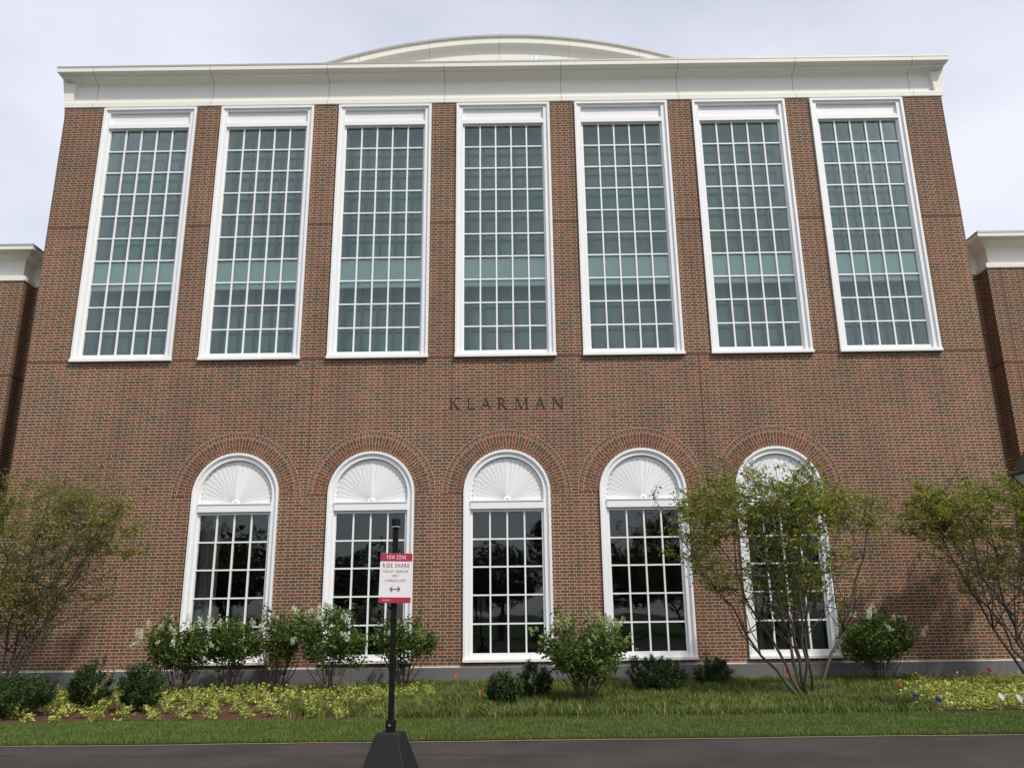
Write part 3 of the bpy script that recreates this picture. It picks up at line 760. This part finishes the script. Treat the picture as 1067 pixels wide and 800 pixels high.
# flower heads share two meshes
def flower_mesh(name, mat):
    n = 70; t = rng.uniform(0, 1, n); an = rng.uniform(0, 2*PI, n); r = .036*(1-t*.7)
    P = np.stack([np.cos(an)*r, np.sin(an)*r, t*.12], 1); V, Fc = leaf_arrays(P, .020, 1.0, .4)
    o = tri_mesh(name, V, Fc, mat); me = o.data; bpy.data.objects.remove(o); return me
FL = flower_mesh('flower_head', L_flower); FLG = flower_mesh('flower_head', L_flowerg)
def hydrangea(u, v, top_v, wpx, label, nfl, fmesh, ydepth=None, dens=1.0, leggy=.33, toppy=True):
    p = place(u, v)
    if p.y > -.95: p = place(u, v, -.95)
    z0 = gz(p.y); dist = p.y-CAMP.y; h = place(u, top_v, p.y).z - z0; wd = wpx/F*dist*1.05
    root = empty('hydrangea_shrub', (p.x, p.y, z0)); tag(root, label, 'shrub', 'white flowering shrubs along the wall')
    g = G(); cz = h*(.5+leggy/2); rz_ = h*(1-leggy)/2*1.02; r = (wd/2, wd/2*.85, rz_)
    for k in range(13):
        a = random.uniform(0, 2*PI); q = random.uniform(.2, .95)
        branch(g, (math.cos(a)*.05, math.sin(a)*.05, -.03), (math.cos(a)*r[0]*q, math.sin(a)*r[1]*q, cz+rz_*random.uniform(-.5, .6)), .012, .004, .1, 6, 5)
    for k in range(26):
        a = random.uniform(0, 2*PI); q = random.uniform(.1, .8); s = Vector((math.cos(a)*r[0]*q*.4, math.sin(a)*r[1]*q*.4, h*.2))
        branch(g, s, (math.cos(a)*r[0]*q, math.sin(a)*r[1]*q, h*random.uniform(.35, .7)), .005, .002, .1, 4, 4)
    g.build('stems', M_stem, root)
    L = lumps(10, .38, .07)
    nc = int(62*dens*max(1, wd/1.3)); cc, dd_ = ell_points(nc, (r[0]*.90, r[1]*.90, r[2]*.94), .45, L); cc[:, 2] += cz
    cc[:, 2] -= rng.uniform(-.03, .13, nc)*h
    Ps = []; Ds = []
    for c_ in cc:                                    # leafy shoots, each with its own spray of leaves
        m_ = int(rng.uniform(35, 85)); ax = unit(c_-np.array([0, 0, h*.25])+rng.normal(0, .15, 3)); t_ = rng.uniform(-1, 1, (m_, 1))
        Ps.append(c_+ax*t_*rng.uniform(.10, .24)+rng.normal(0, .052, (m_, 3))*(1.3-abs(t_)*.5)); Ds.append(np.repeat(ax[None], m_, 0))
    P = np.concatenate(Ps); d = np.concatenate(Ds); keep = P[:, 2] > h*.10; P = P[keep]; d = d[keep]
    V, Fc = leaf_arrays(P, .082, .5, .6, outward=d*.5, droop=.2)
    # hanging lower leaves
    tri_mesh('foliage', V, Fc, L_hyd, root)
    for k in range(nfl):
        a = random.uniform(0, 2*PI); el = random.uniform(-.25, 1.0) if k % 3 else random.uniform(.4, 1.4)
        dd = np.array([math.cos(a)*math.cos(el), -abs(math.sin(a)*math.cos(el)) if random.random() < .8 else math.sin(a)*math.cos(el), math.sin(el)])
        o = bpy.data.objects.new('flower_head', fmesh); C.objects.link(o); o.parent = root
        rr = random.uniform(.95, 1.06) if dd[1] < -.3 else random.uniform(.72, .98)
        o.location = (dd[0]*r[0]*rr, dd[1]*r[1]*rr, cz+dd[2]*r[2]*rr)
        o.rotation_euler = (random.uniform(-.5, .5)+(-dd[1])*.7, dd[0]*.8, random.uniform(0, 6)); s = random.uniform(.75, 1.5); o.scale = (s, s, s)
    return root
hydrangea(184, 724, 646, 86, 'white flowered hydrangea, leftmost of the flowering shrubs, beside dark evergreen mound', 17, FL)
hydrangea(238, 721, 643, 66, 'green leggy hydrangea with few blooms below the leftmost arched window', 8, FL, dens=.8, leggy=.42)
hydrangea(289, 712, 634, 60, 'hydrangea with pinkish stems before the brick between the two left arched windows', 9, FL, dens=.75, leggy=.42)
hydrangea(343, 722, 634, 78, 'full hydrangea with many white flower heads just left of the sign post', 20, FL)
hydrangea(420, 711, 642, 66, 'green hydrangea just right of the black sign post', 5, FL, dens=.9, leggy=.4)
hydrangea(610, 733, 640, 106, 'broad hydrangea with greenish flower heads beside the central window', 30, FLG, leggy=.30)
hydrangea(918, 708, 637, 84, 'rounded hydrangea with small white blooms right of the spreading tree', 15, FL, leggy=.30)
FLW = FL
def mound(u, v, top_v, wpx, label):
    p = place(u, v)
    if p.y > -.95: p = place(u, v, -.95)
    z0 = gz(p.y)-.04; dist = p.y-CAMP.y; h = place(u, top_v, p.y).z-z0; wd = wpx/F*dist*1.0
    root = empty('evergreen_shrub', (p.x, p.y+wd*.25, z0)); tag(root, label, 'shrub', 'dark evergreen mounds in the bed')
    g = G()
    for k in range(9):
        a = random.uniform(0, 2*PI); branch(g, (0, 0, 0), (math.cos(a)*wd*.3, math.sin(a)*wd*.25, h*.7), .010, .003, .1, 4, 4)
    g.build('stems', M_stem, root)
    nc = int(120*wd); cc, dd_ = ell_points(nc, (wd*.47, wd*.47, h*.46), .55, lumps(14, .3, .05)); cc[:, 2] += h*.47; Ps = []; Ds = []
    for c_, q_ in zip(cc, dd_):                      # upright sprigs
        ax = unit(q_*.7+np.array([0, 0, .9])+rng.normal(0, .25, 3)); m_ = 85; t_ = rng.uniform(-.8, 1, (m_, 1))
        Ps.append(c_+ax*t_*.085+rng.normal(0, .019, (m_, 3))); Ds.append(np.repeat(ax[None], m_, 0))
    P = np.concatenate(Ps); d = np.concatenate(Ds); k_ = P[:, 2] > 0; P = P[k_]; d = d[k_]
    V, Fc = leaf_arrays(P, .046, .36, .9, outward=d*.8); tri_mesh('foliage', V, Fc, L_dark, root)
mound(2, 749, 700, 84, 'dark evergreen mound cut by the left edge of the picture')
mound(85, 741, 689, 52, 'dark evergreen mound between the yellow groundcover near the left end')
mound(139, 743, 687, 54, 'dark evergreen mound right beside the leftmost flowering shrub')
mound(526, 738, 699, 46, 'small dark evergreen mound below the central arched window')
mound(558, 732, 690, 38, 'narrow dark evergreen mound touching the broad greenish hydrangea')
mound(688, 725, 682, 66, 'wide dark evergreen mound below the fourth arched window')
mound(746, 717, 684, 46, 'small dark evergreen mound left of the spreading tree')

# golden groundcover: rosettes in slanting rows over mulch, thickening towards the wall
def inside_bed(P): return P
def cover(name, x0, x1, y0, y1, lmat, label, front_sparse, edge=None):
    P = []; rows = np.cumsum(np.r_[y0, np.linspace(.42, .26, 40)]); rows = rows[rows < y1]
    for j, y in enumerate(rows):
        k = 0; t = (y-y0)/(y1-y0); step = (.48 if t < .10 else .38 if t < .45 else .24) if front_sparse else .19
        x = x0 + (j % 2)*step/2
        while x < x1:
            p = (x+random.gauss(0, .03)+.10*j*front_sparse % step, y+random.gauss(0, .04)); x += step*random.uniform(.85, 1.15)
            if edge and not edge(*p): continue
            P.append(p)
    Q = []; sz = []
    for px, py in P:
        s = random.uniform(.75, 1.25); n = int(62*s)
        d = unit(rng.normal(size=(n, 3))); d[:, 2] = abs(d[:, 2]); r = rng.uniform(.3, 1, (n, 1))
        q = d*r*np.array([.125*s, .12*s, .16*s]); q[:, 0] += px; q[:, 1] += py; q[:, 2] += gz(py)+.03; Q.append(q)
    Q = np.concatenate(Q); V, Fc = leaf_arrays(Q, .062, .55, 1.1)
    tag(tri_mesh(name, V, Fc, lmat), label, 'groundcover', kind='stuff')
cover('groundcover', -11.2, -1.35, -4.72, -.35, L_cover, 'golden yellow leafy groundcover in clumps on brown mulch left of centre', 1,
      lambda x, y: x < -1.6+.45*math.sin(y*2.1)-.35*(y+2.5)*-.3 and not (x > -3.2 and y < -3.6+.9*(x+3.2)*-.1 and random.random() < .55))
cover('groundcover', 6.3, 13.5, -4.62, -.5, L_cover2, 'pale yellow green leafy groundcover mat at the right end of the bed', 0,
      lambda x, y: x > 6.25+.42*(y+4.6)+.15*math.sin(y*4))
def scatter(x0, x1, y0, y1, dens, h, wd, lean, mat, name, label, fn=None, clump=None):
    n = int((x1-x0)*(y1-y0)*dens); x = rng.uniform(x0, x1, n); y = rng.uniform(y0, y1, n)
    if clump:
        k = int((x1-x0)*(y1-y0)*clump); cx_ = rng.uniform(x0, x1, k); cy_ = rng.uniform(y0, y1, k); i = rng.integers(0, k, n)
        m = rng.uniform(0, 1, n) < .75; x = np.where(m, cx_[i]+rng.normal(0, .045, n), x); y = np.where(m, cy_[i]+rng.normal(0, .045, n), y)
    if fn is not None: k = fn(x, y); x, y = x[k], y[k]
    P = np.stack([x, y, .02+.022*(y+6.6)-.005], 1); V, Fc = blade_arrays(P, h, wd, lean)
    return tag(tri_mesh(name, V, Fc, mat), label, 'grass', kind='stuff')
scatter(-10, 10, -6.70, -4.86, 5200, .048, .0075, .5, L_lawn, 'lawn_grass', 'short mown green grass strip along the road edge')
scatter(-2.6, 8.4, -4.95, -.1, 1700, .145, .012, .75, L_tuft, 'tufted_grass', 'long tufted yellow green grass filling the middle of the bed',
        lambda x, y: (x > -1.75+.35*np.sin(y*2.3)-.5*rng.uniform(0, 1, len(x))) & (x < 6.35+.42*(y+4.6)+.25*rng.uniform(0, 1, len(x))), clump=22)
scatter(-3.6, -1.3, -4.9, -3.2, 700, .14, .012, .75, L_tuft, 'tufted_grass', 'loose grass tufts thinning into the golden groundcover behind the sign', clump=12)

# ------------------------------------------------------------------ marking flags
def flag(u, v, col, label, hpx=12, y=None):
    p = place(u, v) if y is None else place(u, v, y); z0 = gz(p.y)
    if y is not None: p.z = z0
    root = empty('marking_flag', (p.x, p.y, z0)); tag(root, label, 'flag', 'small utility flags in the bed')
    h = .27; g = G(); g.tube([(0, 0, -.02), (.004, 0, h*.5), (0, 0, h)], .0022, 5); g.build('wire', M_bolt, root)
    g = G(); n = 6
    for j in range(n+1):
        t = j/n; g.v += [(.075*t, .03*math.sin(t*5+u)-.01, h-.012-.055*t*t), (.07*t*(.8+.2*math.sin(u)), .03*math.sin(t*4+u+1.5), h-.080-.04*t+.02*math.sin(t*6+u))]
    for j in range(n): g.f.append((2*j, 2*j+2, 2*j+3, 2*j+1)); g.mi.append(0)
    g.build('flag_sheet', M_flag[col], root); root.rotation_euler.z = random.uniform(-.6, .6)
flag(474, 712, 'orange', 'orange flag standing near the wall left of the central window', y=-.5)
flag(499, 736, 'orange', 'orange flag in the grass beside the small evergreen mound')
flag(818, 708, 'red', 'red flag by the plinth below the rightmost arched window', y=-.45)
flag(937, 724, 'orange', 'orange flag in the grass right of the rounded hydrangea')
flag(1030, 706, 'red', 'red flag at the plinth above the pale groundcover', y=-.5)
flag(953, 738, 'blue', 'blue flag at the left edge of the pale groundcover')
flag(977, 744, 'blue', 'blue flag low at the front of the pale groundcover')
flag(1043, 740, 'white', 'white flag in the pale groundcover, the one further left')
flag(1062, 742, 'white', 'white flag in the pale groundcover at the picture edge')
g = G(); p = place(113, 708, -1.6); g.box(-.022, .022, -.012, .012, -.05, .42)
tag(g.build('survey_stake', M_flag['orange'], loc=(p.x, -1.6, gz(-1.6)), bevel=.003), 'faded orange stake between two dark evergreen mounds', 'stake')

# ------------------------------------------------------------------ sign on its portable base
SX, SY = -1.005, -10.02
SX += .03; st = empty('sign_stand', (SX, SY, 0)); tag(st, 'portable parking sign on black post with weighted black pyramid base, standing on the road', 'sign')
g = G(); rot = math.radians(-11)
def sq(h, z, e=0): return [(h*cx*math.cos(rot)-h*cy*math.sin(rot), h*cx*math.sin(rot)+h*cy*math.cos(rot), z) for cx, cy in ((-1, -1), (1, -1), (1, 1), (-1, 1))]
lv = [sq(.268, .0), sq(.270, .035), sq(.260, .05), sq(.108, .525), sq(.098, .540), sq(.07, .542)]
for l in lv: g.v += l
for i in range(len(lv)-1):
    for j in range(4): g.f.append((i*4+j, i*4+(j+1) % 4, i*4+4+(j+1) % 4, i*4+4+j)); g.mi.append(0)
g.f.append((3, 2, 1, 0)); n = len(lv)*4-4; g.f.append((n, n+1, n+2, n+3)); g.mi += [0, 0]
g.build('weighted_base', M_black, st, bevel=.006)
g = G(); q = .040; g.box(-q, q, -q, q, .535, .64); so = g.build('post_socket', M_pole, st, bevel=.004); so.rotation_euler.z = rot*.5
g = G(); g.tube([(0, -q-.012, .60), (0, -q+.002, .60)], .010, 10); o = g.build('bolt', M_bolt, so)
g = G(); q = .0225; g.box(-q, q, -q, q, .54, 2.40)
z = .70; nb = len(g.f)
while z < 2.36: g.tube([(0, -q-.0015, z), (0, -q+.001, z)], .0058, 8); z += .0508
for k in range(nb, len(g.f)): g.mi[k] = 1
po = g.build('post', [M_pole, M_holes], st); po.rotation_euler.z = rot*.5
g = G(); g.tube([(0, 0, 2.37), (0, 0, 2.40), (0, 0, 2.445), (0, 0, 2.455)], [.040, .042, .040, .030], 14); g.build('post_cap', M_pole, st)
g = G(); g.tube([(0, 0, 2.372), (0, 0, 2.380)], .0445, 16); g.build('strap', M_bolt, st)
sg = empty('sign_panel', (.012, -.052, 1.665), st); sg.rotation_euler = (0, math.radians(1.2), math.radians(-3))
SW, SH = .306, .457
def rrect(x0, x1, z0, z1, y0, y1, mat, name, parent, r=.012, corners=(1, 1, 1, 1)):
    pts = []
    for (cx, cz_, a0), on in zip(((x1-r, z0+r, -90), (x1-r, z1-r, 0), (x0+r, z1-r, 90), (x0+r, z0+r, 180)), corners):
        if on:
            for k in range(6): a = math.radians(a0+18*k); pts.append((cx+r*math.cos(a), cz_+r*math.sin(a)))
        else: pts.append((cx+(r if a0 in (-90, 0) else -r), cz_+(r if a0 in (0, 90) else -r)))
    g = G(); n = len(pts); g.v = [(x, y0, z) for x, z in pts]+[(x, y1, z) for x, z in pts]
    g.f = [tuple(range(n)), tuple(range(2*n-1, n-1, -1))]+[(i, n+i, n+(i+1) % n, (i+1) % n) for i in range(n)]; g.mi = [0]*len(g.f)
    return g.build(name, mat, parent)
rrect(-SW/2, SW/2, 0, SH, 0, .003, M_signw, 'board', sg)
rrect(-SW/2+.0005, SW/2-.0005, SH-.074, SH-.0005, -.0012, -.0002, M_red, 'red_band', sg, corners=(0, 1, 1, 0))
rrect(-SW/2+.0005, SW/2-.0005, .0005, .052, -.0012, -.0002, M_red, 'red_band', sg, corners=(1, 0, 0, 1))
def text(s, xc, z, size, width, mat, parent, bold=.0, align='CENTER', y=-.0022, name='lettering'):
    cu = bpy.data.curves.new(name, 'FONT'); cu.body = s; cu.size = 1; cu.align_x = 'CENTER'; cu.extrude = .0; cu.offset = bold*.15; cu.space_character = 1.3; cu.space_word = .9
    o = bpy.data.objects.new(name, cu); C.objects.link(o); bpy.context.view_layer.update()
    me = bpy.data.meshes.new_from_object(o.evaluated_get(bpy.context.evaluated_depsgraph_get())); bpy.data.objects.remove(o)
    co = np.empty(len(me.vertices)*3); me.vertices.foreach_get('co', co); co = co.reshape(-1, 3)
    mn, mxx = co.min(0), co.max(0); k = np.stack([(co[:, 0]-(mn[0]+mxx[0])/2)*width/(mxx[0]-mn[0])+xc, np.full(len(co), y), (co[:, 1]-mn[1])*size/(mxx[1]-mn[1])+z], 1)
    me.vertices.foreach_set('co', k.ravel()); me.update()
    return link_mesh(name, me, mat, parent)
text('TOW ZONE', .0, SH-.055, .036, .185, M_signw, sg, .02)
text('RIDE SHARE', .0, .325, .040, .252, M_redtext, sg, .022)
text('PICK-UP / DROP-OFF', .0, .278, .0235, .235, M_redtext, sg, .006)
text('ONLY', .0, .240, .0225, .060, M_redtext, sg, .006)
text('15 MINUTE LIMIT', .0, .193, .0235, .200, M_redtext, sg, .006)
text('HARVARD', -.080, .020, .0125, .070, M_signw, sg, .01)
g = G(); az = .128; aw_ = .052
g.box(-aw_+.008, aw_-.008, -.003, -.0015, az-.0035, az+.0035)
for s in (-1, 1):
    for e in (-1, 1):
        p0, p1 = Vector((s*aw_, 0, az)), Vector((s*(aw_-.024), 0, az+e*.024)); t = Vector((0, 0, e*.009)); k = Vector((-s*.004, 0, 0))
        yy = -.0032-.0003*(e > 0)
        g.face([(p.x, yy, p.z) for p in (p0, p0+k*2.4, p1+k*1.5-t*.3, p1+t*.2)])
g.build('double_arrow', M_redtext, sg)

# ------------------------------------------------------------------ lantern at the right edge
p = place(1054, 490, -6.25)
lx, ly, lz = p.x+.59, -6.25, p.z
lp = empty('street_lantern', (lx, ly, gz(ly))); tag(lp, 'black capped post lantern with pale tapered glass at the right edge', 'street lamp')
lz -= gz(ly)
g = G()
def fr(h, z): return [(-h, -h, z), (h, -h, z), (h, h, z), (-h, h, z)]
def loft(g, L, cap=True):
    n0 = len(g.v)
    for h, z in L: g.v += fr(h, z)
    for i in range(len(L)-1):
        for j in range(4): g.f.append((n0+i*4+j, n0+i*4+(j+1) % 4, n0+i*4+4+(j+1) % 4, n0+i*4+4+j)); g.mi.append(0)
    if cap: g.f.append((n0+3, n0+2, n0+1, n0)); n = n0+len(L)*4-4; g.f.append((n, n+1, n+2, n+3)); g.mi += [0, 0]
loft(g, [(.385, lz-.03), (.40, lz-.02), (.40, lz+.005), (.36, lz+.03), (.14, lz+.52), (.10, lz+.55), (.10, lz+.62), (.04, lz+.68)]); g.build('cap', M_lead, lp)
g = G(); loft(g, [(.365, lz-.031), (.15, lz-.44)], False); g.build('glass_panel', M_lglass, lp)
g = G()
for cx, cy in ((-1, -1), (1, -1), (1, 1), (-1, 1)): g.tube([(cx*.368, cy*.368, lz-.031), (cx*.152, cy*.152, lz-.44)], .012, 6)
loft(g, [(.165, lz-.47), (.165, lz-.435), (.12, lz-.43)]); g.build('lantern_frame', M_lead, lp)
g = G(); g.tube([(0, 0, 0), (0, 0, .25), (0, 0, .3), (0, 0, .7), (0, 0, .75), (0, 0, lz-.6), (0, 0, lz-.55), (0, 0, lz-.47)], [.16, .15, .09, .085, .055, .045, .08, .05], 16); g.build('post', M_lead, lp, smooth=True)

# ------------------------------------------------------------------ across the road: what the dark panes mirror
def far_tree(x, y, h, rr):
    root = empty('shade_tree', (x, y, 0)); tag(root, 'broad shade tree across the road, seen only mirrored in the lower windows', 'tree', 'trees across the road')
    g = G(); branch(g, (0, 0, -.1), (.1, 0, h*.6), .22, .08, .02, 6, 8)
    for k in range(10):
        a = random.uniform(0, 6.28); branch(g, (0, 0, h*random.uniform(.3, .5)), (math.cos(a)*rr*.7, math.sin(a)*rr*.7, h*random.uniform(.5, .9)), .09, .02, .08, 5, 5)
    g.build('trunk', M_bark, root)
    P, d = ell_points(4200, (rr, rr, h*.36), .5, lumps(14, .45, .06)); P[:, 2] += h*.62; V, Fc = leaf_arrays(P, .34, .6, .5)
    tri_mesh('crown', V, Fc, L_far, root)
for x, y, h, rr in ((-31, -58, 9.5, 4.2), (-23, -50, 8.2, 3.6), (-14, -62, 8.5, 4.0), (3.5, -55, 12.5, 2.0), (12, -60, 8.0, 3.6), (21, -52, 10.5, 4.4), (30, -60, 9.0, 4.4), (-4, -70, 6.5, 3.5)):
    far_tree(x, y, h, rr)
for k in range(13):
    far_tree(-42+7*k+random.uniform(-1, 1), -45+random.uniform(-2, 2), random.uniform(5.8, 7.6), random.uniform(3.6, 4.4))
